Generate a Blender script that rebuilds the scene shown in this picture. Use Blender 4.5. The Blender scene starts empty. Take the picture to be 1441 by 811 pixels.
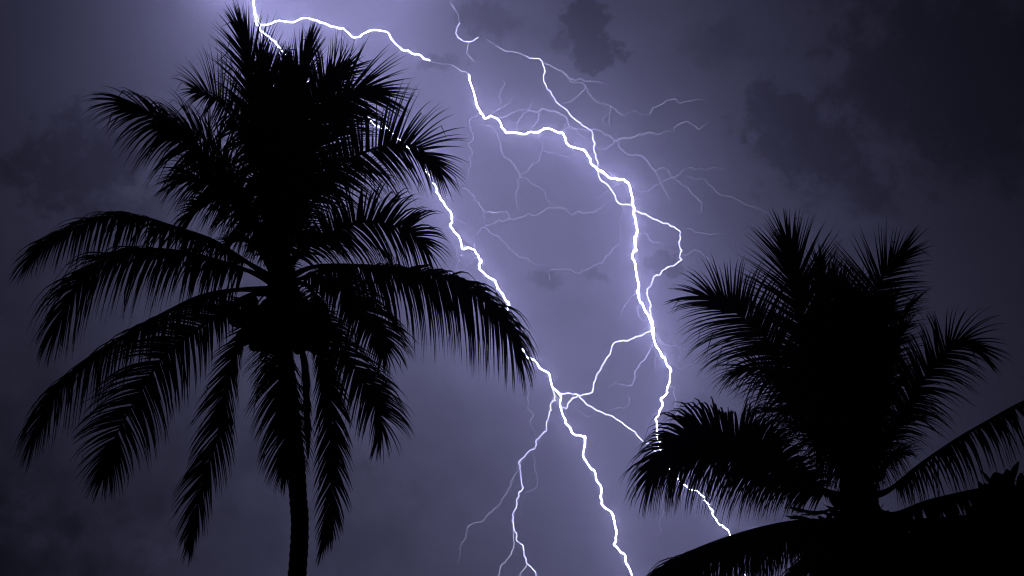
import bpy, bmesh, math, random
from mathutils import Vector, Matrix, noise

random.seed(11)
scene = bpy.context.scene
col = scene.collection
R = math.radians

# ------------------------------------------------------------------ camera
TILT = R(25.0)
CAM = Vector((0.0, 0.0, 1.6))
W, H, FPX = 1441.0, 811.0, 1545.0          # photograph's own pixel grid
cam_data = bpy.data.cameras.new('camera')
cam_data.sensor_width = 36.0
cam_data.lens = 36.0 * FPX / W
cam_data.clip_start, cam_data.clip_end = 0.1, 12000.0
cam = bpy.data.objects.new('camera', cam_data)
cam.location = CAM
cam.rotation_euler = (R(90) + TILT, 0, 0)
col.objects.link(cam)
scene.camera = cam

# ------------------------------------------------------------------ world: a night sky, all but dark
world = bpy.data.worlds.new('World')
scene.world = world
world.use_nodes = True
wn = world.node_tree
bg = wn.nodes['Background']
sky_tex = wn.nodes.new('ShaderNodeTexSky')
sky_tex.sky_type = 'NISHITA'
sky_tex.sun_disc = False
sky_tex.sun_elevation = R(-6.0)
sky_tex.sun_rotation = R(200.0)
wn.links.new(sky_tex.outputs[0], bg.inputs[0])
bg.inputs[1].default_value = 0.05

# ------------------------------------------------------------------ render settings
vs = scene.view_settings
vs.view_transform, vs.look, vs.exposure, vs.gamma = 'Standard', 'None', 0.0, 1.0
vs.use_curve_mapping = False
cy = scene.cycles
cy.max_bounces, cy.diffuse_bounces, cy.glossy_bounces = 1, 0, 0
cy.transmission_bounces, cy.volume_bounces, cy.transparent_max_bounces = 1, 0, 4
cy.use_denoising = True
cy.filter_width = 1.15
cy.use_light_tree = True
cy.caustics_reflective = cy.caustics_refractive = False
HAZE_DENSITY = 4.4e-4
BOLT_LIGHT = 530.0          # radiance of the main channels

# ------------------------------------------------------------------ helpers
FWD = Vector((0, math.cos(TILT), math.sin(TILT)))
UPV = Vector((0, -math.sin(TILT), math.cos(TILT)))
RGT = Vector((1, 0, 0))
Z = Vector((0, 0, 1))

def ray(px, py):
    return FWD + RGT * ((px - W / 2) / FPX) + UPV * ((H / 2 - py) / FPX)

def at(px, py, depth):                       # point at that distance along the optical axis
    return CAM + ray(px, py) * depth

def at_north(px, py, y):                     # point standing in the vertical sheet Y = y
    d = ray(px, py)
    return CAM + d * (y / d.y)

def link(name, verts, faces, mat, parent=None, smooth=False):
    me = bpy.data.meshes.new(name)
    me.from_pydata([tuple(v) for v in verts], [], faces)
    me.update()
    if smooth:
        me.polygons.foreach_set('use_smooth', [True] * len(me.polygons))
    me.materials.append(mat)
    o = bpy.data.objects.new(name, me)
    col.objects.link(o)
    if parent is not None:
        o.parent = parent
        o.matrix_parent_inverse = Matrix.Translation(-parent.location)
    return o

def empty(name, loc):
    o = bpy.data.objects.new(name, None)
    o.location = loc
    o.empty_display_size = 0.5
    col.objects.link(o)
    return o

def tag(o, label=None, cat=None, group=None, kind=None):
    for k, v in (('label', label), ('category', cat), ('group', group), ('kind', kind)):
        if v:
            o[k] = v
    return o

def catmull(pts, n):                         # n points evenly spread along a smooth curve through pts
    P = [pts[0] * 2 - pts[1]] + list(pts) + [pts[-1] * 2 - pts[-2]]
    dense = []
    for i in range(1, len(P) - 2):
        p0, p1, p2, p3 = P[i - 1], P[i], P[i + 1], P[i + 2]
        for k in range(14):
            t = k / 14
            dense.append(0.5 * ((2 * p1) + (p2 - p0) * t + (2 * p0 - 5 * p1 + 4 * p2 - p3) * t * t
                                + (3 * p1 - p0 - 3 * p2 + p3) * t ** 3))
    dense.append(pts[-1].copy())
    acc = [0.0]
    for a, b in zip(dense, dense[1:]):
        acc.append(acc[-1] + (b - a).length)
    out, j = [], 0
    for k in range(n):
        s = acc[-1] * k / (n - 1)
        while j < len(acc) - 2 and acc[j + 1] < s:
            j += 1
        f = (s - acc[j]) / max(1e-9, acc[j + 1] - acc[j])
        out.append(dense[j].lerp(dense[j + 1], min(1, max(0, f))))
    return out, acc[-1]

def tube(pts, radii, sides, verts, faces, cap=True, squash=1.0):
    base = len(verts)
    T0 = (pts[1] - pts[0]).normalized()
    n = T0.orthogonal().normalized()
    for i, p in enumerate(pts):
        a = pts[max(0, i - 1)]
        b = pts[min(len(pts) - 1, i + 1)]
        T = (b - a).normalized()
        n = (n - T * n.dot(T))
        n = n.normalized() if n.length > 1e-6 else T.orthogonal().normalized()
        m = T.cross(n)
        for k in range(sides):
            an = 2 * math.pi * k / sides
            verts.append(p + (n * math.cos(an) + m * math.sin(an) * squash) * radii[i])
    for i in range(len(pts) - 1):
        for k in range(sides):
            k2 = (k + 1) % sides
            faces.append((base + i * sides + k, base + i * sides + k2,
                          base + (i + 1) * sides + k2, base + (i + 1) * sides + k))
    if cap:
        faces.append(tuple(base + k for k in range(sides))[::-1])
        e = base + (len(pts) - 1) * sides
        faces.append(tuple(e + k for k in range(sides)))

# ------------------------------------------------------------------ materials
def new_mat(name):
    m = bpy.data.materials.new(name)
    m.use_nodes = True
    return m, m.node_tree.nodes, m.node_tree.links

def mottled(name, c1, c2, scale, rough=0.8, bump=0.0, spec=0.1):
    m, n, l = new_mat(name)
    b = n['Principled BSDF']
    tc = n.new('ShaderNodeTexCoord')
    nz = n.new('ShaderNodeTexNoise')
    nz.inputs['Scale'].default_value = scale
    nz.inputs['Detail'].default_value = 6
    l.new(tc.outputs['Object'], nz.inputs['Vector'])
    rp = n.new('ShaderNodeValToRGB')
    rp.color_ramp.elements[0].position, rp.color_ramp.elements[1].position = 0.32, 0.7
    rp.color_ramp.elements[0].color, rp.color_ramp.elements[1].color = (*c1, 1), (*c2, 1)
    l.new(nz.outputs['Fac'], rp.inputs[0])
    l.new(rp.outputs[0], b.inputs['Base Color'])
    b.inputs['Roughness'].default_value = rough
    b.inputs['Specular IOR Level'].default_value = spec
    if bump:
        bp = n.new('ShaderNodeBump')
        bp.inputs['Strength'].default_value = bump
        l.new(nz.outputs['Fac'], bp.inputs['Height'])
        l.new(bp.outputs[0], b.inputs['Normal'])
    return m

M_LEAF = mottled('palm_leaf', (.022, .040, .014), (.045, .070, .025), 3.0, .75)
M_DRY = mottled('dry_palm_leaf', (.06, .045, .025), (.10, .075, .04), 3.0, .85)
M_RIB = mottled('palm_midrib', (.05, .06, .025), (.08, .085, .035), 5.0, .75)
M_BARK = mottled('palm_bark', (.055, .05, .043), (.11, .10, .09), 7.0, .95, .6)
M_FIBRE = mottled('leaf_fibre', (.04, .03, .02), (.075, .055, .035), 9.0, .95, .6)
M_NUT = mottled('coconut_husk', (.035, .05, .015), (.065, .075, .025), 6.0, .7, .1)
M_BROAD = mottled('broad_leaf', (.02, .038, .014), (.04, .06, .02), 2.0, .7)
M_WOOD = mottled('branch_bark', (.05, .043, .035), (.09, .075, .06), 6.0, .95, .5)
M_GROUND = mottled('night_grass', (.02, .03, .012), (.045, .05, .022), .7, .95, .5)

def glow_mat(name, strength, colour, sample):
    m, n, l = new_mat(name)
    n.remove(n['Principled BSDF'])
    e = n.new('ShaderNodeEmission')
    e.inputs[0].default_value = (*colour, 1)
    e.inputs[1].default_value = strength
    l.new(e.outputs[0], n['Material Output'].inputs[0])
    m.cycles.emission_sampling = 'FRONT' if sample else 'NONE'
    return m

VIOLET = (.59, .57, 1.0)
M_BOLT = {
    6: glow_mat('lightning_upper', BOLT_LIGHT * 1.45, VIOLET, True),
    5: glow_mat('lightning_main', BOLT_LIGHT, VIOLET, True),
    4: glow_mat('lightning_strong', BOLT_LIGHT * .5, VIOLET, True),
    3: glow_mat('lightning_medium', 16.0, VIOLET, True),
    2: glow_mat('lightning_thin', 2.2, (.70, .67, 1.0), False),
    1: glow_mat('lightning_faint', .95, (.66, .63, 1.0), False),
    0: glow_mat('lightning_veiled', .55, (.66, .63, 1.0), False),
}

# ------------------------------------------------------------------ sky: the cloud ceiling and the rain wall behind
SKY_C = Vector((0, -350, 0))
SKY_A = (2600.0, 1950.0, 1390.0)
SKY_N = 8

def sky_hit(px, py):                          # where a line of sight meets the cloud shell
    d = ray(px, py).normalized()
    lo, hi = 0.0, 6000.0
    for _ in range(50):
        mid = (lo + hi) / 2
        q = CAM + d * mid - SKY_C
        v = sum(abs(q[i] / SKY_A[i]) ** SKY_N for i in range(3))
        if v < 1:
            lo = mid
        else:
            hi = mid
    return CAM + d * lo

def build_sky():
    verts, faces = [], []
    NU, NV = 160, 56
    for j in range(NV + 1):
        el = R(-2.0) + (R(89.9) - R(-2.0)) * j / NV
        for i in range(NU):
            az = 2 * math.pi * i / NU
            d = Vector((math.cos(el) * math.cos(az), math.cos(el) * math.sin(az), math.sin(el)))
            r = sum(abs(d[k] / SKY_A[k]) ** SKY_N for k in range(3)) ** (-1.0 / SKY_N)
            verts.append(SKY_C + d * r)
    for j in range(NV):
        for i in range(NU):
            a, b = j * NU + i, j * NU + (i + 1) % NU
            faces.append((a, b, b + NU, a + NU)[::-1])
    faces.append(tuple(NV * NU + i for i in range(NU))[::-1])
    m, n, l = new_mat('storm_cloud')
    b = n['Principled BSDF']
    b.inputs['Roughness'].default_value = 1.0
    b.inputs['Specular IOR Level'].default_value = 0.0
    geo = n.new('ShaderNodeNewGeometry')
    # large wandering offset so the cloud edges fray
    warp = n.new('ShaderNodeTexNoise')
    warp.inputs['Scale'].default_value = 1 / 95.0
    warp.inputs['Detail'].default_value = 4
    warp.inputs['Roughness'].default_value = .62
    l.new(geo.outputs['Position'], warp.inputs['Vector'])
    off = n.new('ShaderNodeVectorMath'); off.operation = 'MULTIPLY_ADD'
    l.new(warp.outputs['Color'], off.inputs[0])
    off.inputs[1].default_value = (150, 150, 150)
    off.inputs[2].default_value = (-97, -97, -97)
    fray = n.new('ShaderNodeTexNoise')
    fray.inputs['Scale'].default_value = 1 / 26.0
    fray.inputs['Detail'].default_value = 4
    fray.inputs['Roughness'].default_value = .7
    l.new(geo.outputs['Position'], fray.inputs['Vector'])
    off2 = n.new('ShaderNodeVectorMath'); off2.operation = 'MULTIPLY_ADD'
    l.new(fray.outputs['Color'], off2.inputs[0])
    off2.inputs[1].default_value = (44, 44, 44)
    l.new(off.outputs[0], off2.inputs[2])
    pos = n.new('ShaderNodeVectorMath'); pos.operation = 'ADD'
    l.new(geo.outputs['Position'], pos.inputs[0])
    l.new(off2.outputs[0], pos.inputs[1])
    off3 = n.new('ShaderNodeVectorMath'); off3.operation = 'MULTIPLY_ADD'
    l.new(fray.outputs['Color'], off3.inputs[0])
    off3.inputs[1].default_value = (60, 60, 60)
    l.new(geo.outputs['Position'], off3.inputs[2])
    pos_small = n.new('ShaderNodeVectorMath'); pos_small.operation = 'ADD'
    l.new(off3.outputs[0], pos_small.inputs[0])
    pos_small.inputs[1].default_value = (-30, -30, -30)
    # dark scud cloud, light falloff painted in at lower left, pale wisps: (px, py, half-width px, half-height px, soft start 0..1, strength)
    clouds_and_falloff = [
        (822, 32, 34, 42, .75, 1.0), (842, 74, 44, 28, .75, 1.0), (795, 62, 40, 24, .4, .7), (856, 88, 20, 16, .5, .8),
        (1108, 166, 58, 44, .70, .90), (1150, 215, 80, 56, .65, .90), (1190, 268, 64, 42, .4, .70), (1235, 105, 70, 120, .4, .82),
        (1350, 100, 165, 150, .50, .93), (1410, 225, 100, 60, .3, .65), (1330, 250, 60, 36, .1, .35),
        (110, 235, 96, 64, .6, .80), (165, 195, 60, 46, .6, .75), (48, 222, 44, 32, .4, .55), (190, 290, 90, 40, .3, .50),
        (686, 26, 54, 32, .3, .70), (622, 90, 42, 16, .3, .65), (1020, 66, 60, 36, .2, .50), (760, 45, 40, 30, .1, .25),
        (934, 370, 36, 18, .5, .80), (772, 392, 30, 16, .3, .55), (842, 392, 24, 12, .3, .55), (900, 380, 26, 12, .1, .3),
        (815, 440, 90, 40, .0, .20), (978, 568, 34, 14, .0, .35), (770, 210, 60, 40, 0, .08),
        (180, 640, 260, 130, 0, .38), (30, 560, 110, 240, 0, .3), (30, 800, 190, 90, 0, .6), (520, 745, 100, 90, 0, .3), (620, 640, 90, 90, 0, .2),  # painted darkening towards the lower left, standing in for the fading flash light
        (85, 770, 50, 20, .0, -.7), (235, 778, 60, 16, .0, -.6), (60, 590, 36, 30, 0, -.35), (225, 140, 24, 16, 0, -.25),
    ]
    val = n.new('ShaderNodeValue'); val.outputs[0].default_value = .60
    total = val.outputs[0]
    nf = n.new('ShaderNodeTexNoise')
    nf.inputs['Scale'].default_value = 1 / 60.0
    nf.inputs['Detail'].default_value = 7
    nf.inputs['Roughness'].default_value = .66
    l.new(geo.outputs['Position'], nf.inputs['Vector'])
    ragged = n.new('ShaderNodeMapRange')
    l.new(nf.outputs['Fac'], ragged.inputs[0])
    ragged.clamp = False
    ragged.inputs[1].default_value, ragged.inputs[2].default_value = .3, .7
    ragged.inputs[3].default_value, ragged.inputs[4].default_value = -.55, .55
    for (cx, cy_, rx, ry, soft, k) in clouds_and_falloff:
        c = sky_hit(cx, cy_)
        dist = (c - CAM).length
        sub = n.new('ShaderNodeVectorMath'); sub.operation = 'SUBTRACT'
        l.new((pos if rx > 55 else pos_small).outputs[0], sub.inputs[0])
        sub.inputs[1].default_value = c
        # scale along x and along the vertical sweep of the shell
        ax = rx * dist / FPX
        az = (sky_hit(cx, cy_ - ry) - sky_hit(cx, cy_ + ry)).length / 2
        sc = n.new('ShaderNodeVectorMath'); sc.operation = 'MULTIPLY'
        l.new(sub.outputs[0], sc.inputs[0])
        sc.inputs[1].default_value = (1 / ax, 1 / az, 1 / az)
        ln = n.new('ShaderNodeVectorMath'); ln.operation = 'LENGTH'
        l.new(sc.outputs[0], ln.inputs[0])
        rag = n.new('ShaderNodeMath'); rag.operation = 'ADD'
        l.new(ln.outputs['Value'], rag.inputs[0])
        l.new(ragged.outputs[0], rag.inputs[1])
        mr = n.new('ShaderNodeMapRange'); mr.interpolation_type = 'SMOOTHSTEP'
        l.new(rag.outputs[0], mr.inputs[0])
        mr.inputs[1].default_value, mr.inputs[2].default_value = soft * .9, ((1.3 if rx > 55 else 1.15) if soft > 0 else 1.4)
        mr.inputs[3].default_value, mr.inputs[4].default_value = 1 - k, 1.0
        if total is None:
            total = mr.outputs[0]
        else:
            mu = n.new('ShaderNodeMath'); mu.operation = 'MULTIPLY'
            l.new(total, mu.inputs[0]); l.new(mr.outputs[0], mu.inputs[1])
            total = mu.outputs[0]
    # soft mottling over the whole shell
    n1 = n.new('ShaderNodeTexNoise')
    n1.inputs['Scale'].default_value = 1 / 240.0
    n1.inputs['Detail'].default_value = 8
    n1.inputs['Roughness'].default_value = .62
    l.new(pos.outputs[0], n1.inputs['Vector'])
    mr = n.new('ShaderNodeMapRange')
    l.new(n1.outputs['Fac'], mr.inputs[0])
    mr.inputs[1].default_value, mr.inputs[2].default_value = .3, .7
    mr.inputs[3].default_value, mr.inputs[4].default_value = .78, 1.12
    mu = n.new('ShaderNodeMath'); mu.operation = 'MULTIPLY'
    l.new(total, mu.inputs[0]); l.new(mr.outputs[0], mu.inputs[1])
    mix = n.new('ShaderNodeMixRGB')
    l.new(mu.outputs[0], mix.inputs[0])
    mix.inputs[1].default_value = (.018, .016, .018, 1)
    mix.inputs[2].default_value = (.88, .91, 1.0, 1)
    l.new(mix.outputs[0], b.inputs['Base Color'])
    o = link('sky', verts, faces, m, smooth=True)
    tag(o, kind='structure')

build_sky()

# ------------------------------------------------------------------ ground
def build_ground():
    verts, faces = [], []
    nx, ny = 60, 60
    x0, x1, y0, y1 = -1450, 1450, -1950, 1400
    for j in range(ny + 1):
        for i in range(nx + 1):
            x = x0 + (x1 - x0) * i / nx
            y = y0 + (y1 - y0) * j / ny
            verts.append((x, y, 0.0))
    for j in range(ny):
        for i in range(nx):
            a = j * (nx + 1) + i
            faces.append((a, a + 1, a + nx + 2, a + nx + 1))
    tag(link('ground', verts, faces, M_GROUND), kind='structure')

build_ground()

# ------------------------------------------------------------------ lightning
def bolt_north(px, py):                       # the discharge wanders towards and away from the viewer
    return (1170 - .12 * max(-50, min(py, 900)) + 25 * math.sin(px / 150 + .6) + 20 * math.sin(py / 120 + px / 400)
            + 8 * math.sin(py / 31 + px / 47))

def bolt_path(pts, level, width, rough, seed, taper=(1, 1)):
    """pts: traced photo points; crooked detail is added between them"""
    rnd = random.Random(seed)
    P = [Vector((x, y)) for x, y in pts]
    for it in range(4):
        Q = [P[0]]
        for a, b in zip(P, P[1:]):
            L = (b - a).length
            if L > 1.6:
                m = (a + b) / 2
                nrm = Vector((-(b - a).y, (b - a).x)) / L
                m += nrm * rnd.uniform(-1, 1) * rough * min(L, 12) * (.26, .26, .34, .34)[it]
                m += (b - a) * rnd.uniform(-.15, .15)
                Q.append(m)
            Q.append(b)
        P = Q
    pts3, rad = [], []
    N = len(P)
    beat = rnd.uniform(0, 9)
    for i, p in enumerate(P):
        q = at_north(p.x, p.y, bolt_north(p.x, p.y))
        pts3.append(q)
        f = i / max(1, N - 1)
        w = width * (taper[0] + (taper[1] - taper[0]) * f)
        w *= 1 + .75 * noise.noise(Vector((i * .13, beat, level))) + .25 * noise.noise(Vector((i * .61, beat, 7)))
        if level <= 2 and f > .7:
            w *= 1 - .85 * (f - .7) / .3                       # dies out into the cloud
        rad.append(max(.05, w / 2 * (q - CAM).length / FPX))
    return pts3, rad

BOLTS = {
 'A': ('bright lightning bolt passing behind the left palm and forking down to the bottom edge', [
  (5, 0.374, .8, (1,1), [(363,36),(366,40),(371,46),(377,51),(384,57),(391,66),(398,75),(403,80),(411,86),(430,110),(460,135),(488,157),(512,162),(519,165),(523,171),(533,178),(548,184),(565,200),(585,220),(600,240),(608,255),(614,272),(620,282),(628,292),(636,303),(637,312),(633,318),(641,328),(648,340),(652,351),(663,351),(672,358),(678,367),(675,377),(682,385),(693,393),(700,402),(708,415),(716,428),(716,440),(715,455),(716,470),(724,478),(732,485),(736,498),(740,504)]),
  (4, 0.406, .8, (1,1), [(740,504),(748,506),(755,510),(761,520),(769,523),(775,535),(778,546),(783,549),(788,556),(788,565),(789,573),(793,586),(797,597),(804,608),(812,613),(823,614),(822,628),(821,643),(829,655),(837,662),(838,674),(845,682),(847,690),(847,711),(856,718),(864,727),(866,742),(869,749),(864,765),(872,775),(880,781),(884,797),(889,809),(893,830),(888,860),(899,900),(905,950),(898,1010),(910,1090),(918,1150)]),
  (3, 0.391, .7, (1,.9), [(786,552),(800,553),(811,555),(815,557),(825,555),(832,553),(835,545),(838,535),(839,528),(846,520),(852,508),(858,500),(860,490),(864,483),(871,480),(885,479),(893,475),(905,471),(915,466),(919,462)]),
  (3, 0.323, .7, (1,1), [(813,557),(803,564),(799,570),(797,576),(790,573)]),
  (3, 0.408, .7, (1,1), [(815,557),(822,564),(828,571),(838,577),(851,583),(860,585),(866,590),(877,596),(884,603),(895,608),(900,616),(915,625),(932,640),(942,655),(953,672)]),
  (3, 0.238, .9, (1,1), [(778,547),(779,553),(780,560),(782,564),(775,568),(773,580),(771,590),(769,598),(770,605),(762,612),(754,620),(752,632),(742,637),(735,645),(730,652),(732,660),(733,672),(737,687),(730,694),(727,705),(724,718),(723,728),(720,732),(722,740),(727,750),(730,763),(737,770),(740,785),(741,793),(748,798),(754,808),(756,820),(751,850),(760,900)]),
  (2, 0.522, 1, (1,.9), [(778,549),(781,556),(778,561),(784,558),(783,566),(777,567)]),
  (2, 0.495, .9, (1,1), [(741,793),(736,802),(733,811),(730,830)]),
  (2, 0.459, .9, (1,1), [(723,730),(722,748),(724,765),(720,780),(712,790),(704,798),(701,812),(696,835)]),
  (1, 0.486, .9, (1,1), [(737,648),(728,665),(718,685),(708,700),(700,715),(683,728),(668,736),(657,745),(657,757),(650,763),(648,775),(643,792)]),
  (0, 0.477, .9, (1,.7), [(750,630),(754,650),(755,665),(757,680),(748,690),(737,695),(733,715),(733,740)]),
  (0, 0.477, .9, (1,1), [(728,436),(735,455),(745,463),(752,475),(753,490),(758,505)]),
  (0, 0.522, .9, (1,1), [(752,510),(746,535),(744,555),(742,575),(750,580),(746,595),(752,610),(753,625)]),
  (1, 0.450, .9, (1,1), [(711,297),(717,304),(716,309),(708,311),(695,315),(684,317),(675,325),(667,333),(663,346)]),
  (1, 0.522, .9, (1,1), [(643,262),(650,265),(660,268),(667,275),(674,285),(681,297),(683,318)]),
  (2, 0.360, .9, (1,1), [(681,297),(690,298),(700,299),(711,297)]),
  (1, 0.423, .9, (1,.7), [(682,320),(690,328),(700,332),(710,340),(718,352),(730,362),(745,367),(753,373),(765,372),(775,370)]),
 ]),
 'B': ('longest lightning bolt, from above the left palm through the centre behind the right palm', [
  (6, 0.359, .8, (1,1), [(262,-26),(285,-29),(308,-9),(320,-6),(335,-14),(354,-22),(392,-26),(430,-20),(480,-28),(530,-24),(575,-12),(602,-9)]),
  (6, 0.289, .8, (1,1), [(355,-40),(352,-30),(354,-18),(357,0),(357,12),(358,20),(360,28),(363,36)]),
  (3, 0.272, 1, (1,1), [(357,14),(362,22),(364,29),(367,38)]),
  (5, 0.265, .6, (1,.6), [(363,36),(372,36),(385,32),(397,30),(411,32),(420,28),(430,25),(440,28),(447,29),(452,33),(460,34),(472,38),(484,40),(490,46),(494,51),(499,54),(506,52),(514,47),(522,43),(531,42),(541,44),(548,49),(554,58),(559,64),(566,71),(575,71),(581,76),(590,77),(596,84),(605,86)]),
  (0, 0.558, .6, (1,1), [(605,86),(613,88),(624,91),(634,91)]),
  (2, 0.648, .6, (.5,1.2), [(634,91),(638,92),(645,98),(655,101),(660,105)]),
  (4, 0.359, .6, (1,1), [(660,105),(662,116),(666,126),(667,133)]),
  (6, 0.359, .8, (.85,1.1), [(667,133),(669,145),(671,151),(675,154),(676,160),(683,167),(690,163),(699,167),(704,172),(705,179),(712,187),(722,187),(731,187),(735,189),(745,186),(758,187),(764,183),(771,181),(780,184),(790,186),(796,195),(803,207),(812,209),(823,213),(826,217),(831,224),(831,229),(838,235),(843,240),(851,245),(857,251),(866,250),(877,252),(884,258),(888,266),(889,275),(891,281),(890,288),(893,296),(892,303),(896,310),(893,316),(897,324),(896,330),(892,336),(894,344),(896,352),(890,360),(893,368),(894,376),(896,386),(898,397),(897,409),(899,421),(905,430),(911,441),(917,454),(920,462),(919,471),(922,482),(926,491),(934,503),(937,512),(943,524)]),
  (4, 0.382, .8, (1,1), [(943,524),(941,541),(940,553),(930,560),(932,566),(927,578),(927,585),(923,588),(925,602),(927,620),(935,645),(950,668),(960,680),(966,684),(975,690),(985,695),(990,699),(995,708),(1001,717),(1004,727),(1013,739),(1022,744),(1027,752),(1035,765),(1042,790),(1050,812),(1046,850),(1058,900),(1052,960),(1066,1020),(1071,1090),(1078,1150)]),
  (3, 0.391, .7, (1,1), [(841,240),(843,248),(847,256),(856,260),(861,268),(865,273),(871,287),(876,288),(885,289),(892,290)]),
  (3, 0.391, .7, (1,.9), [(893,296),(900,299),(909,301),(922,309),(928,312),(933,315),(939,314),(945,319),(952,322),(957,326),(957,338),(956,346),(960,353),(957,358),(956,362),(960,365),(952,371),(942,375),(934,380),(929,387),(921,389),(917,398),(910,407),(911,418),(913,423),(916,442),(919,456)]),
  (2, 0.432, 1, (1,.9), [(703,166),(712,164),(720,159),(728,155),(735,156),(738,154),(745,156),(752,158),(760,155),(768,155),(775,157),(783,157),(790,162),(797,165),(799,173),(804,178),(811,181),(815,189),(825,198),(833,203)]),
  (2, 0.387, 1, (1,.9), [(790,185),(797,181),(806,182),(812,181),(822,182),(833,184),(847,186),(855,190),(862,193),(864,198),(885,196),(893,193),(905,190),(918,188),(932,187),(940,185),(950,183)]),
  (1, 0.486, 1, (1,.8), [(950,183),(953,175),(958,173),(968,171),(977,176),(985,181),(995,175),(999,169)]),
  (1, 0.450, 1, (1,1), [(864,198),(858,207),(853,211),(845,210),(838,205)]),
  (1, 0.486, 1, (1,.9), [(866,198),(871,208),(878,211),(882,217),(895,218),(905,220),(911,225),(914,230),(919,238),(920,240),(928,254),(929,259),(933,263),(938,275),(942,287),(948,292)]),
  (1, 0.486, 1, (1,.9), [(919,238),(925,240),(928,237),(938,238),(942,244),(948,251),(958,258),(963,262),(970,268),(976,275),(982,281),(988,287),(987,294),(985,300),(975,302)]),
  (1, 0.450, 1, (.7,1), [(892,266),(900,270),(910,269),(920,262),(929,259),(935,254),(948,251),(955,247),(962,238),(970,237)]),
  (0, 0.477, 1, (1,.6), [(970,237),(990,239),(1000,238),(1022,239)]),
  (0, 0.567, 1, (.8,.8), [(968,249),(985,250),(996,258),(1005,267),(1013,274),(1020,275),(1032,278),(1040,282),(1050,288),(1060,289),(1075,298),(1085,302),(1095,302)]),
  (1, 0.450, 1, (1,1), [(674,159),(664,166),(661,173),(662,182),(666,190),(666,195),(660,202),(660,207),(664,212),(660,225),(659,240),(659,250),(654,258),(646,262)]),
  (1, 0.486, 1, (1,1), [(717,308),(728,306),(740,303),(752,304),(760,300),(768,293),(780,293),(790,293),(800,300),(806,303),(811,298),(820,301),(830,298),(840,296),(850,288),(860,283),(863,272)]),
  (0, 0.603, 1, (1,1), [(775,395),(775,380),(783,378),(795,379),(808,383),(820,380),(832,376),(842,370),(850,367),(858,358),(865,348),(873,340),(872,330),(873,320),(870,312),(876,300),(874,290),(867,275)]),
  (1, 0.486, 1, (.8,1), [(684,176),(692,177),(698,185),(701,195),(705,202),(706,215),(713,222),(722,230),(728,240),(732,249),(727,255),(726,270),(727,285),(728,298),(722,302),(717,308)]),
  (1, 0.423, 1, (1,.8), [(732,249),(745,254),(752,260),(760,263),(768,272),(768,280),(775,288),(790,290)]),
  (0, 0.522, 1, (1,.9), [(732,249),(742,242),(755,230),(760,220),(763,210),(758,197),(752,190)]),
  (0, 0.522, 1, (1,.9), [(763,211),(775,215),(793,220),(805,219),(815,216)]),
  (0, 0.522, 1, (1,.9), [(866,285),(868,270),(872,260),(880,258),(886,262)]),
  (1, 0.423, 1, (1,.9), [(897,328),(905,328),(912,332),(917,339),(925,342),(932,345),(934,352),(935,358)]),
  (0, 0.567, 1, (1,.9), [(962,358),(970,357),(979,351),(985,354),(993,362),(1007,369)]),
  (0, 0.477, 1, (1,.9), [(965,322),(977,326),(990,329),(1005,329),(1018,329)]),
  (1, 0.486, 1, (1,.8), [(922,468),(930,480),(938,484),(950,487),(960,490),(975,494),(990,494)]),
  (0, 0.603, 1, (1,.8), [(925,463),(935,465),(940,475),(950,483),(955,490),(960,500),(955,508),(962,520)]),
  (1, 0.450, 1, (1,.8), [(938,512),(945,512),(953,518),(960,522),(967,515),(975,513),(973,525)]),
  (2, 0.360, 1, (1,.8), [(943,545),(950,545),(951,560),(949,572),(953,582),(955,595),(960,610)]),
  (2, 0.378, 1, (1,.8), [(918,485),(910,500),(905,508),(895,520),(893,535),(885,543),(875,541),(867,537),(855,545)]),
  (0, 0.477, 1, (1,.8), [(884,558),(885,565),(880,575),(866,576),(855,577)]),
  (0, 0.477, 1, (1,.8), [(808,570),(815,580),(823,586),(838,582),(845,584)]),
  (0, 0.477, 1, (1,.8), [(930,690),(935,710),(930,730),(928,750),(930,775)]),
  (0, 0.396, 1, (1,.8), [(428,25),(430,10),(429,-6)]),
  (0, 0.432, 1, (1,.8), [(455,36),(468,42),(485,54),(500,60),(510,66)]),
  (0, 0.477, 1, (1,.8), [(707,112),(707,125),(702,135),(704,148),(707,160)]),
 ]),
 'C': ('slender lightning bolt hooking out of the cloud at top centre into the big bolt', [
  (1, 0.630, .8, (.8,1), [(626,-30),(630,-12),(635,3),(640,10)]),
  (2, 0.585, .8, (1,.7), [(634,6),(638,9),(641,14),(643,18)]),
  (1, 0.486, .8, (1,.7), [(643,17),(645,25),(647,33)]),
  (3, 0.306, .5, (.8,1), [(647,33),(643,39),(641,46),(644,53),(650,57),(656,59),(663,59),(668,56),(673,53)]),
  (2, 0.459, .9, (1,.6), [(659,60),(658,70),(657,76),(661,80),(665,85),(670,88)]),
  (1, 0.522, .9, (.6,1), [(684,56),(690,60),(698,65)]),
  (2, 0.585, .8, (.8,1), [(698,65),(707,70),(715,73),(730,75),(740,78)]),
  (3, 0.348, .8, (.9,1.05), [(740,78),(752,82),(763,87),(766,95),(766,104),(765,112),(768,119),(775,130),(781,140),(788,148),(795,152),(802,163),(811,170),(818,177),(826,180),(833,185),(834,193),(837,203),(837,215),(840,226),(842,229),(840,237)]),
  (2, 0.360, .9, (1,.9), [(765,88),(778,96),(792,100),(800,110),(812,117),(823,119),(828,132),(838,143),(850,145),(860,150),(868,157),(878,162),(890,157),(893,155),(908,162),(915,160)]),
  (1, 0.522, .9, (1,.7), [(915,160),(920,150),(932,147),(945,140),(952,140),(962,145),(975,142),(985,141),(995,143)]),
 ]),
}

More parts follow.
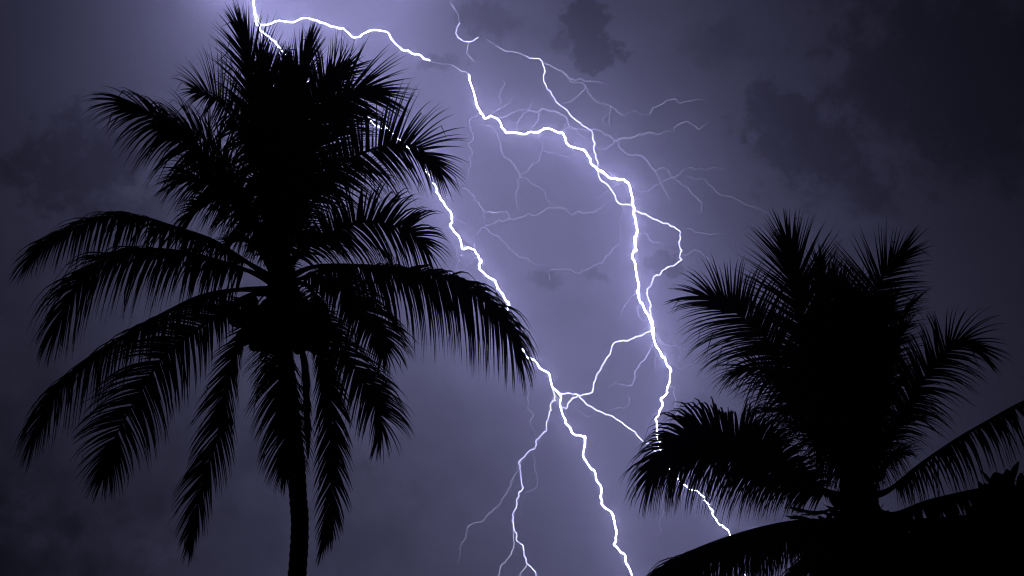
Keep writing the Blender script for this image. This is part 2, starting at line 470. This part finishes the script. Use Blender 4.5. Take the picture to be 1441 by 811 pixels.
def twigs(path, count, seed):
    """short faint side shoots along a channel"""
    rnd = random.Random(seed)
    out = []
    for _ in range(count):
        i = rnd.randint(2, len(path) - 3)
        x, y = path[i]
        ang = math.atan2(path[i + 1][1] - y, path[i + 1][0] - x) + rnd.choice((-1, 1)) * rnd.uniform(.4, 1.1)
        pts = [(x, y)]
        for k in range(rnd.randint(3, 7)):
            st = rnd.uniform(5, 11)
            ang += rnd.gauss(0, .38)
            x, y = x + math.cos(ang) * st, y + math.sin(ang) * st
            pts.append((x, y))
        out.append((rnd.choice((0, 0, 1)), rnd.uniform(.55, .85), 1.0, (1, .5), pts))
    return out

def build_bolts():
    sd = 100
    BOLTS['B'][1].extend(twigs([p for p in BOLTS['B'][1] if len(p[4]) > 60][0][4], 12, 5))
    BOLTS['A'][1].extend(twigs([q for q in BOLTS['A'][1][0][4] if q[1] > 280], 6, 8))
    BOLTS['C'][1].extend(twigs(BOLTS['C'][1][8][4], 4, 9))
    for key, (label, paths) in BOLTS.items():
        main = max(paths, key=lambda p: (p[0], len(p[4])))
        root_pt, _ = bolt_path(main[4], main[0], main[1], 0, 1)
        low = min(root_pt, key=lambda v: v.z)
        root = empty('lightning_bolt', (low.x, low.y, max(0.0, low.z)))
        tag(root, label, 'lightning', 'lightning bolts of the storm')
        for p in paths:
            lv, wd, rg, tp, pts = p
            sd += 1
            p3, rad = bolt_path(pts, lv, wd, rg, sd, tp)
            p3 = [Vector((v.x, v.y, min(1228.0, max(.05, v.z)))) for v in p3]
            v, f = [], []
            tube(p3, rad, 6 if lv >= 3 else 4, v, f)
            link('main_channel' if p is main else 'branch', v, f, M_BOLT[lv], root)

build_bolts()

# ------------------------------------------------------------------ palms
def frond(parent, pts2, depth0, tip_dz, roll=0.0, L=.80, droop=1.0, n=95, lift=.25, alpha=(68, 30),
          start=.14, dry=False, seed=0, wid=.037, ragged=.09, base_r=.045, len_base=.45, hang=0.0, slim=False, trim=.87):
    """one palm leaf: a tapering midrib with a row of narrow leaflets along either side"""
    rnd = random.Random(seed)
    if hang >= .45 and wid == .037:
        wid = .045
    if hang >= .7 and trim < .9:
        trim = .95
    L *= 1.33
    n = int(n * 1.0)
    if not slim:
        alpha = (min(76, alpha[0] + 12), min(62, alpha[1] + 42))
    k = len(pts2)
    P3 = []
    for i, (x, y) in enumerate(pts2):
        f = i / (k - 1)
        P3.append(at(x, y, depth0 + tip_dz * f ** 1.3))
    NS = 44
    pts, length = catmull(P3, int(NS / trim))
    pts = pts[:NS]
    T = [(pts[min(NS - 1, i + 1)] - pts[max(0, i - 1)]).normalized() for i in range(NS)]
    # roll 0: the leaf blade is seen edge-on; 90: its face is turned this way
    sgn = -1.0 if pts[-1].x > pts[0].x else 1.0
    Ns = []
    for i in range(NS):
        V = (FWD - T[i] * FWD.dot(T[i])).normalized()
        rr = R(roll) * min(1, .6 + .8 * i / NS)
        Ns.append((V.cross(T[i]) * (sgn * math.cos(rr)) + V * math.sin(rr)).normalized())
    rad = [base_r * (1 - i / (NS - 1)) ** .85 + .005 for i in range(NS)]
    for i in range(5):
        rad[i] *= 1 + .9 * (1 - i / 5)
    v, f = [], []
    tube(pts, rad, 7, v, f, squash=.75)
    mid = link('frond', v, f, M_RIB if not dry else M_DRY, parent, True)
    v, f = [], []
    for s in (-1, 1):
        clump = 0.0
        for q in range(n):
            u = start + (1 - start) * (q + rnd.uniform(-.35, .35)) / n
            u = min(.999, max(start, u))
            if rnd.random() < ragged * .5:
                continue
            fi = u * (NS - 1)
            i0 = min(NS - 2, int(fi)); ff = fi - i0
            p = pts[i0].lerp(pts[i0 + 1], ff)
            t = T[i0].lerp(T[i0 + 1], ff).normalized()
            nn = Ns[i0].lerp(Ns[i0 + 1], ff).normalized()
            sd = t.cross(nn) * s
            w = (u - start) / (1 - start)
            prof = (len_base + (1 - len_base) * min(1, w / .30)) if w < .3 else (1 if w < .62 else 1 - .50 * ((w - .62) / .38) ** 1.4)
            ll = L * prof * rnd.uniform(.84, 1.08)
            if rnd.random() < ragged:
                ll *= rnd.uniform(.35, .8)
            if q % 3 == 0:
                clump = rnd.uniform(-.14, .14)
            al = R(alpha[0] + (alpha[1] - alpha[0]) * w) + clump * .6 + rnd.uniform(-.05, .05)
            al *= 1 - .90 * max(0.0, (w - .76) / .24) ** 1.5
            be = lift + clump + rnd.uniform(-.10, .10)
            d = t * math.cos(al) + (sd * math.cos(be) + nn * math.sin(be)) * math.sin(al)
            d.normalize()
            d = (d - Z * hang * rnd.uniform(.75, 1.25) * (1 - .75 * w)).normalized()
            dr = droop * rnd.uniform(.75, 1.25)
            segs = 5
            c = p.copy()
            wd = wid * rnd.uniform(.8, 1.15)
            prof_w = (.85, 1.0, .80, .55, .32, .05)
            b0 = len(v)
            kink = rnd.randint(2, 4) if rnd.random() < .14 else 9
            for g in range(segs + 1):
                # ribbon folded along its midrib
                side = d.cross(nn)
                side = side.normalized() if side.length > .1 else sd
                up = side.cross(d).normalized()
                hw = wd * prof_w[g] * .5
                v.append(c - side * hw + up * hw * .7)
                v.append(c)
                v.append(c + side * hw + up * hw * .7)
                if g < segs:
                    c = c + d * (ll / segs)
                    d = d + Vector((0, 0, -1)) * (dr * (.12 + .11 * g)) * ll / 1.0
                    if g == kink:
                        d = d + Vector((rnd.uniform(-.5, .5), rnd.uniform(-.5, .5), -1.4))
                    d.normalize()
            for g in range(segs):
                a = b0 + g * 3
                f.append((a, a + 1, a + 4, a + 3))
                f.append((a + 1, a + 2, a + 5, a + 4))
    lf = link('leaflets', v, f, M_LEAF if not dry else M_DRY, mid)
    lf.matrix_parent_inverse = Matrix()
    lf['kind'] = 'stuff'
    lf.matrix_parent_inverse = (mid.matrix_parent_inverse @ mid.matrix_basis).inverted() if parent is None else Matrix()
    return mid

def fix_children(root):
    # children meshes are modelled in world space; frond and leaflets share that space
    pass

def trunk_mesh(parent, pts2, depth, foot, radii, seed, rings=70):
    P3 = [at(x, y, d) for (x, y), d in zip(pts2, depth)] + [foot]
    pts, length = catmull(P3, rings * 3)
    v, f = [], []
    rnd = random.Random(seed)
    rad = []
    for i in range(len(pts)):
        u = i / (len(pts) - 1)
        r = radii[0] + (radii[1] - radii[0]) * u
        r *= 1 + (.75 * max(0, (u - .90) / .10) ** 2)          # swollen foot
        r *= (1.045, 1.0, .965)[i % 3] * rnd.uniform(.985, 1.015)   # leaf scars
        rad.append(r)
    tube(pts, rad, 18, v, f)
    return link('trunk', v, f, M_BARK, parent, False)

def nut_mesh():
    v, f = [], []
    nu, nv = 14, 10
    for j in range(nv + 1):
        th = math.pi * j / nv
        for i in range(nu):
            ph = 2 * math.pi * i / nu
            r = 1 + .07 * math.cos(3 * ph) * math.sin(th)
            z = math.cos(th)
            v.append(Vector((r * math.sin(th) * math.cos(ph), r * math.sin(th) * math.sin(ph), 1.22 * z - .10 * z * z)))
    for j in range(nv):
        for i in range(nu):
            a, b = j * nu + i, j * nu + (i + 1) % nu
            f.append((a, b, b + nu, a + nu)[::-1])
    return v, f

NUT_V, NUT_F = nut_mesh()

def coconuts(parent, spots, depth, seed):
    rnd = random.Random(seed)
    src = None
    for (x, y, dz) in spots:
        if src is None:
            me = bpy.data.meshes.new('coconut')
            me.from_pydata([tuple(a) for a in NUT_V], [], NUT_F)
            me.polygons.foreach_set('use_smooth', [True] * len(me.polygons))
            me.materials.append(M_NUT)
            src = me
        o = bpy.data.objects.new('coconut', src)
        col.objects.link(o)
        o.parent = parent
        o.matrix_parent_inverse = Matrix.Translation(-parent.location)
        o.location = at(x, y, depth + dz)
        s = rnd.uniform(.115, .14)
        o.scale = (s, s, s * rnd.uniform(1, 1.12))
        o.rotation_euler = (rnd.uniform(-.4, .4), rnd.uniform(-.4, .4), rnd.uniform(0, 6))

def crown_heart(parent, x, y, depth, rx, rz, seed, z_up=1.0):
    """fibrous sheath where the leaf bases wrap the top of the stem"""
    v, f = [], []
    c = at(x, y, depth)
    nu, nv = 22, 14
    for j in range(nv + 1):
        th = math.pi * j / nv
        for i in range(nu):
            ph = 2 * math.pi * i / nu
            d = Vector((math.sin(th) * math.cos(ph), math.sin(th) * math.sin(ph), math.cos(th)))
            k = 1 + .16 * noise.noise(d * 3.1 + Vector((seed, 0, 0))) + .09 * math.cos(6 * ph + 3 * d.z)
            v.append(c + Vector((d.x * rx, d.y * rx, d.z * rz)) * k)
    for j in range(nv):
        for i in range(nu):
            a, b = j * nu + i, j * nu + (i + 1) % nu
            f.append((a, b, b + nu, a + nu)[::-1])
    return link('leaf_sheath', v, f, M_FIBRE, parent)

def stalks(parent, starts, ends, depth, seed):
    rnd = random.Random(seed)
    for (a, b) in zip(starts, ends):
        p0, p1 = at(a[0], a[1], depth - .15), at(b[0], b[1], depth - .45)
        mid = (p0 + p1) / 2 + Vector((0, 0, .12))
        pts, _ = catmull([p0, mid, p1], 12)
        v, f = [], []
        tube(pts, [.018 - .001 * i for i in range(12)], 5, v, f)
        link('fruit_stalk', v, f, M_RIB, parent)

# ---- left palm
LD = 18.0
left = empty('coconut_palm', (0, 0, 0))
lfoot = at(417, 811, 17.4)
lfoot = Vector((lfoot.x - .15, lfoot.y + .3, 0))
left.location = lfoot
tag(left, 'tall coconut palm with bare leaning trunk and fruit, silhouetted on the left', 'palm tree', 'coconut palms in silhouette')
trunk_mesh(left, [(392, 400), (400, 490), (411, 590), (419, 690), (418, 811)], [LD, LD, LD - .2, LD - .4, LD - .6],
           lfoot, (.125, .165), 3)
crown_heart(left, 397, 410, LD, .24, .62, 2.0)
crown_heart(left, 398, 452, LD + .25, .46, .42, 3.0)

LF = [
 # (photo points from crown to tip, how far the tip leans back or forward, shape)
 ([(388,390),(352,305),(300,232),(240,178),(192,150),(140,140)], -.6, dict(L=1.0, droop=.9, roll=35, alpha=(58,16), lift=.1, hang=.45, n=125, trim=.9)),
 ([(388,388),(356,300),(318,228),(278,190),(238,176),(206,188)], .7, dict(L=.95, droop=.9, roll=35, hang=.4, n=115)),
 ([(388,390),(352,312),(308,264),(266,250),(236,268)], -.3, dict(L=.85, droop=.9, roll=30, hang=.5, n=105)),
 ([(388,385),(365,270),(340,190),(310,145),(280,128),(243,120)], 1.2, dict(L=.95, droop=.5, roll=52, alpha=(58,20), hang=.15, n=115)),
 ([(390,380),(380,250),(362,140),(347,70),(329,17)], .3, dict(L=.92, droop=.25, roll=80, alpha=(40,24), slim=True, lift=.1, n=120, trim=.9)),
 ([(392,380),(388,260),(380,170),(370,96),(354,38)], 1.8, dict(L=.95, droop=.06, roll=88, alpha=(38,20), slim=True, n=110, trim=.82)),
 ([(392,380),(396,270),(398,180),(402,108),(405,40)], 2.4, dict(L=1.0, droop=.04, roll=88, alpha=(38,20), slim=True, n=110, trim=.80)),
 ([(394,380),(400,250),(412,150),(426,90),(441,46)], .2, dict(L=.78, droop=.15, roll=75, alpha=(34,16), slim=True, n=115, trim=.92)),
 ([(394,380),(410,262),(432,184),(462,143),(505,126),(545,138),(566,160)], .6, dict(L=1.05, droop=.22, roll=72, alpha=(62,50), slim=True, lift=.3, n=130)),
 ([(394,380),(406,262),(424,180),(450,130),(482,100),(520,88)], 1.5, dict(L=1.0, droop=.12, roll=80, alpha=(56,38), slim=True, lift=.2, n=110)),
 ([(396,385),(428,290),(470,240),(517,213),(560,203),(592,210),(618,240),(634,282)], .3, dict(L=.88, droop=.5, roll=60, alpha=(64,18), lift=.3, n=115)),
 ([(398,388),(436,345),(474,325),(515,312),(560,320),(592,340),(612,382)], -.5, dict(L=.86, droop=.9, roll=50, alpha=(62,20), hang=.35, n=110)),
 ([(400,395),(440,376),(500,374),(560,378),(620,390),(662,410),(697,440),(722,478),(736,512)], -.4, dict(L=1.1, droop=1.2, roll=40, n=150, alpha=(66,24), lift=.15, hang=.9)),
 ([(402,402),(440,388),(478,404),(505,432),(530,465),(538,492),(529,525)], -.9, dict(L=.70, droop=1.0, roll=-45, alpha=(52,14), hang=.5)),
 ([(402,410),(435,428),(466,466),(496,512),(524,561),(537,595),(521,648)], -.3, dict(L=.72, droop=1.0, roll=-50, alpha=(50,12), hang=.4)),
 ([(400,412),(422,435),(446,475),(461,535),(466,610),(466,690),(459,752),(442,792)], -.8, dict(L=.55, droop=.6, roll=-75, alpha=(36,26), slim=True, trim=.93)),
 ([(400,415),(416,450),(427,510),(432,585),(434,665)], .5, dict(L=.30, droop=1.0, roll=-60, alpha=(14,8), dry=True, slim=True)),
 ([(396,415),(392,470),(394,540),(400,610),(404,700)], .9, dict(L=.72, droop=.7, roll=75, alpha=(44,34), slim=True)),
 ([(390,415),(362,438),(336,480),(318,545),(307,610),(285,682),(270,750),(267,790)], -.7, dict(L=.66, droop=.6, roll=45, alpha=(46,26), ragged=.14, hang=.1, slim=True, trim=.93)),
 ([(390,412),(345,418),(285,458),(235,497),(200,547),(163,615),(145,674),(134,718)], -.6, dict(L=.82, droop=.75, roll=70, alpha=(54,10), n=115, hang=.25)),
 ([(388,408),(335,408),(283,417),(233,440),(186,466),(133,503),(87,543),(60,590),(43,633)], .3, dict(L=1.0, droop=1.3, roll=8, alpha=(62,18), n=140, hang=1.0)),
 ([(388,395),(346,368),(298,338),(240,318),(200,306),(160,305),(117,318),(67,342),(30,378)], .2, dict(L=.88, droop=1.2, roll=10, alpha=(58,18), n=140, hang=.75)),
 ([(388,400),(346,380),(268,357),(205,351),(155,362),(120,388),(98,425),(73,474)], -.6, dict(L=1.1, droop=1.3, roll=15, alpha=(62,16), n=140, hang=.8)),
 ([(388,390),(360,318),(330,284),(296,283),(266,303),(249,318)], -1.2, dict(L=.8, droop=1.1, roll=10, hang=.4)),
 ([(394,398),(420,352),(450,336),(480,352)], -.8, dict(L=.55, droop=.9, roll=20, hang=.4, n=60)),
 ([(388,398),(366,354),(338,338),(310,354)], -.8, dict(L=.55, droop=.9, roll=20, hang=.4, n=60)),
 # leaves pointing towards and away from the viewer fill the heart of the crown
 ([(390,390),(372,270),(350,190),(322,150),(300,150)], -1.6, dict(n=46, wid=.032, L=0.68, droop=.7, roll=30)),
 ([(392,390),(412,290),(440,220),(470,180),(495,172)], -1.5, dict(n=46, wid=.032, L=0.72, droop=.6, roll=40)),
 ([(394,390),(425,310),(470,255),(520,240),(570,262)], 1.6, dict(n=46, wid=.032, L=0.72, droop=.9, roll=30, hang=.4)),
 ([(390,390),(350,290),(310,240),(270,232),(240,250)], 1.8, dict(n=46, wid=.032, L=0.72, droop=.8, roll=30, hang=.3)),
 ([(392,395),(388,330),(372,300),(350,310),(336,345)], -2.3, dict(n=46, wid=.032, L=0.64, droop=1.1, roll=0)),
 ([(394,395),(410,340),(430,330),(450,350)], -2.3, dict(n=46, wid=.032, L=0.59, droop=1.1, roll=0)),
 ([(394,405),(430,400),(452,440),(468,490)], -1.9, dict(n=46, wid=.032, L=0.51, droop=1.1, roll=0, hang=.5)),
 ([(394,405),(425,420),(452,470),(468,530)], 1.4, dict(n=46, wid=.032, L=0.51, droop=1.0, roll=-40, hang=.3)),
 ([(392,410),(385,440),(375,490),(372,560)], 1.6, dict(n=46, wid=.032, L=0.42, droop=.9, roll=40, alpha=(40,10))),
]
for i, (pts, dz, kw) in enumerate(LF):
    frond(left, pts, LD, dz, seed=200 + i, **kw)
coconuts(left, [(330, 445, -.5), (350, 455, -.6), (352, 428, -.5), (372, 468, -.7), (376, 444, -.8), (395, 470, -.8), (398, 446, -.85),
                (418, 470, -.7), (420, 446, -.7), (440, 462, -.5), (442, 440, -.45), (362, 482, -.3), (384, 484, -.4), (428, 482, -.3), (408, 484, -.5),
                (455, 452, -.1), (343, 474, -.2), (362, 462, .1), (386, 456, .2), (408, 458, .2), (430, 456, .1), (448, 474, .1), (362, 440, .2),
                (355, 470, .3), (420, 486, .3), (436, 478, .3), (374, 484, .3), (450, 438, .2), (430, 436, .3), (392, 484, .3), (346, 442, .1), (444, 486, .0)], LD, 5)
stalks(left, [(385,405),(388,408),(392,410),(400,410),(405,408)], [(333,435),(350,445),(376,440),(420,440),(442,436)], LD, 6)

# ---- right palm
RD = 17.2
rfoot = at(1214, 811, 16.6)
rfoot = Vector((rfoot.x + .05, rfoot.y + .2, 0))
right = empty('coconut_palm', rfoot)
tag(right, 'younger coconut palm with upright bushy crown at lower right, trunk hidden below', 'palm tree', 'coconut palms in silhouette')
trunk_mesh(right, [(1207, 690), (1210, 750), (1214, 811)], [RD, RD - .15, RD - .3], rfoot, (.22, .24), 4, 40)
crown_heart(right, 1210, 715, RD, .30, .6, 5.0)
RF = [
 ([(1200,690),(1178,590),(1150,500),(1130,440),(1118,380),(1101,312)], .2, dict(L=1.0, droop=.15, roll=82, alpha=(52,34), slim=True, lift=.1, n=125, trim=.9)),
 ([(1198,690),(1160,590),(1115,515),(1075,474),(1036,440),(1004,421),(972,420),(950,440)], -.6, dict(L=.98, droop=.5, roll=56, alpha=(58,16), n=125)),
 ([(1196,700),(1157,688),(1101,648),(1052,621),(1004,612),(962,622),(926,655),(896,710)], -.7, dict(L=1.05, droop=.9, roll=55, alpha=(62,18), n=190, lift=.25, hang=.5)),
 ([(1196,716),(1172,742),(1134,741),(1088,748),(1034,763),(982,785),(940,812),(908,850)], .5, dict(L=.8, droop=1.5, roll=5, n=170, alpha=(62,24), hang=1.2)),
 ([(1196,704),(1160,694),(1106,660),(1056,634),(1010,626),(968,640),(940,668)], .5, dict(L=.85, droop=1.0, roll=30, alpha=(60,20), n=120, hang=.8)),
 ([(1196,712),(1170,736),(1131,734),(1083,741),(1027,756),(971,777),(930,802),(893,840)], -.4, dict(L=.85, droop=1.5, roll=0, n=190, alpha=(62,24), hang=1.3)),
 ([(1208,690),(1212,580),(1218,490),(1228,425),(1248,382),(1275,354),(1311,331)], .3, dict(L=.88, droop=.18, roll=78, alpha=(58,10), lift=.1, n=115)),
 ([(1212,690),(1232,580),(1254,500),(1274,446),(1294,424),(1318,422)], -.4, dict(L=.75, droop=.8, roll=30, alpha=(56,16), hang=.3)),
 ([(1216,695),(1240,640),(1262,595),(1292,547),(1320,507),(1346,482),(1375,490),(1400,522)], -.3, dict(L=.82, droop=.6, roll=62, alpha=(50,14), hang=.3, n=115)),
 ([(1218,700),(1251,690),(1296,654),(1348,618),(1392,592),(1441,565),(1500,545),(1540,560)], -.8, dict(L=.82, droop=1.6, roll=8, n=90, alpha=(62,36), ragged=.25, hang=1.4)),
 ([(1220,712),(1255,724),(1303,707),(1363,692),(1410,684),(1460,690),(1500,720)], -.9, dict(L=.5, droop=1.6, roll=0, n=100, hang=1.2)),
 ([(1216,716),(1262,733),(1312,731),(1370,729),(1430,745)], -1.2, dict(L=.6, droop=1.6, roll=0, n=130, hang=1.2)),
 ([(1196,690),(1150,590),(1110,540),(1070,520),(1040,522),(1018,548)], .7, dict(L=.85, droop=.9, roll=35, hang=.4)),
 ([(1204,690),(1190,560),(1172,470),(1160,400),(1148,345)], .9, dict(L=.85, droop=.15, roll=78, alpha=(40,22), slim=True)),
 ([(1206,690),(1200,560),(1190,470),(1184,410),(1172,362)], -.4, dict(L=.75, droop=.3, roll=60, alpha=(44,10))),
 ([(1208,690),(1208,580),(1210,480),(1214,420),(1224,380)], -.8, dict(wid=.03, L=.75, droop=.3, roll=60, alpha=(46,12))),
 ([(1210,690),(1222,560),(1236,480),(1252,430),(1270,400)], .8, dict(L=.8, droop=.4, roll=55, alpha=(54,14))),
 ([(1202,690),(1180,600),(1150,540),(1120,500),(1096,480)], -1.4, dict(wid=.03, n=66, L=.9, droop=.6, roll=40)),
 ([(1210,690),(1230,610),(1255,560),(1282,530)], -1.2, dict(wid=.03, L=.8, droop=.8, roll=30, hang=.3)),
 ([(1212,690),(1235,600),(1250,520),(1270,470),(1290,455)], .9, dict(L=.8, droop=.6, roll=40, hang=.2)),
 ([(1212,690),(1236,640),(1262,605),(1290,590)], 1.2, dict(L=.7, droop=.8, roll=20, hang=.3)),
 ([(1212,700),(1238,665),(1258,645),(1276,640)], -.6, dict(L=.5, droop=.8, roll=20, hang=.5)),
 ([(1198,692),(1165,630),(1130,590),(1100,575),(1075,585)], -1.1, dict(wid=.03, n=66, L=.8, droop=.8, roll=20, hang=.4)),
 ([(1198,692),(1170,640),(1140,610),(1115,605)], 1.2, dict(L=.8, droop=.8, roll=20, hang=.4)),
 ([(1204,700),(1200,640),(1188,600),(1170,590),(1150,610)], -2.2, dict(wid=.03, n=66, L=.8, droop=1.0, roll=0)),
 ([(1212,700),(1222,640),(1240,610),(1256,620)], -2.2, dict(wid=.03, n=66, L=.75, droop=1.0, roll=0)),
 ([(1204,712),(1180,715),(1150,722),(1114,716)], -.6, dict(L=.25, droop=.3, roll=60, alpha=(14,6), n=30, base_r=.016, slim=True, trim=.97)),
 ([(1204,720),(1178,730),(1150,735),(1112,728)], -.9, dict(L=.28, droop=.3, roll=60, alpha=(14,6), n=30, base_r=.016, slim=True, trim=.97)),
 ([(1206,725),(1170,760),(1140,785),(1110,825)], -1.0, dict(L=.6, droop=1.2, roll=0, n=80, hang=.8)),
 ([(1206,725),(1176,770),(1150,772),(1108,774)], .4, dict(L=.4, droop=1.2, roll=0, n=60, hang=.8)),
 ([(1214,720),(1240,765),(1262,800),(1275,850)], -.8, dict(L=.6, droop=1.0, roll=20, n=80, hang=.3)),
 ([(1212,720),(1215,770),(1210,820),(1205,880)], -1.0, dict(L=.6, droop=.8, roll=60, n=90)),
]
for i, (pts, dz, kw) in enumerate(RF):
    frond(right, pts, RD, dz, seed=400 + i, **kw)

# ------------------------------------------------------------------ broad-leaved trees in the lower right corner
def broadleaf(name, label, cat, centre, foot, radii, n_leaf, leaf, seed, extra=()):
    rnd = random.Random(seed)
    root = empty(name, foot)
    tag(root, label, cat)
    # stem and limbs
    v, f = [], []
    top = centre + Vector((0, 0, radii[2] * .2))
    pts, _ = catmull([foot, foot.lerp(top, .5) + Vector((.12, .05, 0)), top], 16)
    tube(pts, [.16 - .007 * i for i in range(16)], 9, v, f)
    tips = []
    for i in range(16):
        d = Vector((rnd.gauss(0, 1), rnd.gauss(0, 1), rnd.gauss(.3, .8))).normalized()
        e = centre + Vector((d.x * radii[0], d.y * radii[1], d.z * radii[2])) * rnd.uniform(.6, .95)
        s = pts[rnd.randint(8, 15)]
        lp, _ = catmull([s, (s + e) / 2 + Vector((0, 0, -.1)), e], 8)
        tube(lp, [.045 - .005 * k for k in range(8)], 5, v, f)
        tips.append(e)
    link('trunk', v, f, M_WOOD, root, True)
    v, f = [], []
    def leaf_at(c, d, size, roll):
        d = d.normalized()
        s = d.cross(Z)
        s = s.normalized() if s.length > .1 else d.orthogonal().normalized()
        s = Matrix.Rotation(roll, 3, d) @ s
        nn = s.cross(d)
        b = len(v)
        prof = [(0, .04), (.18, .32), (.45, .46), (.72, .36), (.9, .16), (1, .0)]
        for (t, w) in prof:
            p = c + d * size * t - nn * size * .18 * t * t
            v.append(p - s * size * w * .5 * 1.1 + nn * size * w * .12)
            v.append(p)
            v.append(p + s * size * w * .5 * 1.1 + nn * size * w * .12)
        for g in range(5):
            a = b + g * 3
            f.append((a, a + 1, a + 4, a + 3)); f.append((a + 1, a + 2, a + 5, a + 4))
    for i in range(n_leaf):
        d = Vector((rnd.gauss(0, 1), rnd.gauss(0, 1), rnd.gauss(0, 1))).normalized()
        lump = 1 + .50 * noise.noise(d * 2.4 + Vector((seed * 3.7, 0, 0)))
        rr = rnd.random() ** .45
        c = centre + Vector((d.x * radii[0], d.y * radii[1], d.z * radii[2])) * rr * lump
        dd = d + Vector((rnd.gauss(0, .5), rnd.gauss(0, .5), rnd.gauss(-.1, .5)))
        leaf_at(c, dd, leaf * rnd.uniform(.7, 1.25), rnd.uniform(-.9, .9))
    for (c, d, size, roll) in extra:
        leaf_at(c, d, size, roll)
    cr = link('crown', v, f, M_BROAD, root)
    cr['kind'] = 'stuff'
    return root

TD = 13.5
c1 = at(1446, 794, TD)
broadleaf('broadleaf_tree', 'dark broad-leaved tree filling the lower right corner below the palm leaves', 'tree',
          c1, Vector((c1.x + .2, c1.y, 0)), (.62, .75, .85), 3600, .26, 21,
          extra=[(at(1419, 690, TD), at(1401, 663, TD) - at(1419, 690, TD), .30, .3),
                 (at(1424, 683, TD), at(1429, 648, TD) - at(1424, 683, TD), .31, 1.4),
                 (at(1436, 690, TD), at(1443, 655, TD) - at(1436, 690, TD), .30, .8)])
c2 = at(1345, 822, TD + .6)
broadleaf('leafy_shrub', 'dark leafy shrub along the bottom edge right of the younger palm', 'shrub',
          c2, Vector((c2.x, c2.y, 0)), (.85, .7, .62), 2200, .26, 22)
c3 = at(1214, 800, TD + 1.2)
broadleaf('leafy_shrub', 'dark leafy shrub at the foot of the younger palm, left of its trunk', 'shrub',
          c3, Vector((c3.x, c3.y, 0)), (.62, .6, .66), 3000, .24, 23)

# ------------------------------------------------------------------ haze: humid air that glows round the bolts
def build_haze():
    x, y0, y1, z0, z1 = 1500.0, -2000.0, 1425.0, -1.0, 1235.0
    v = [(a, b, c) for c in (z0, z1) for b in (y0, y1) for a in (-x, x)]
    f = [(0, 2, 3, 1), (4, 5, 7, 6), (0, 1, 5, 4), (2, 6, 7, 3), (0, 4, 6, 2), (1, 3, 7, 5)]
    m, n, l = new_mat('humid_air')
    n.remove(n['Principled BSDF'])
    pv = n.new('ShaderNodeVolumePrincipled')
    pv.inputs['Color'].default_value = (.80, .81, .95, 1)
    pv.inputs['Density'].default_value = HAZE_DENSITY
    pv.inputs['Anisotropy'].default_value = 0.84
    l.new(pv.outputs[0], n['Material Output'].inputs['Volume'])
    o = link('haze', v, f, m)
    tag(o, kind='stuff')

build_haze()
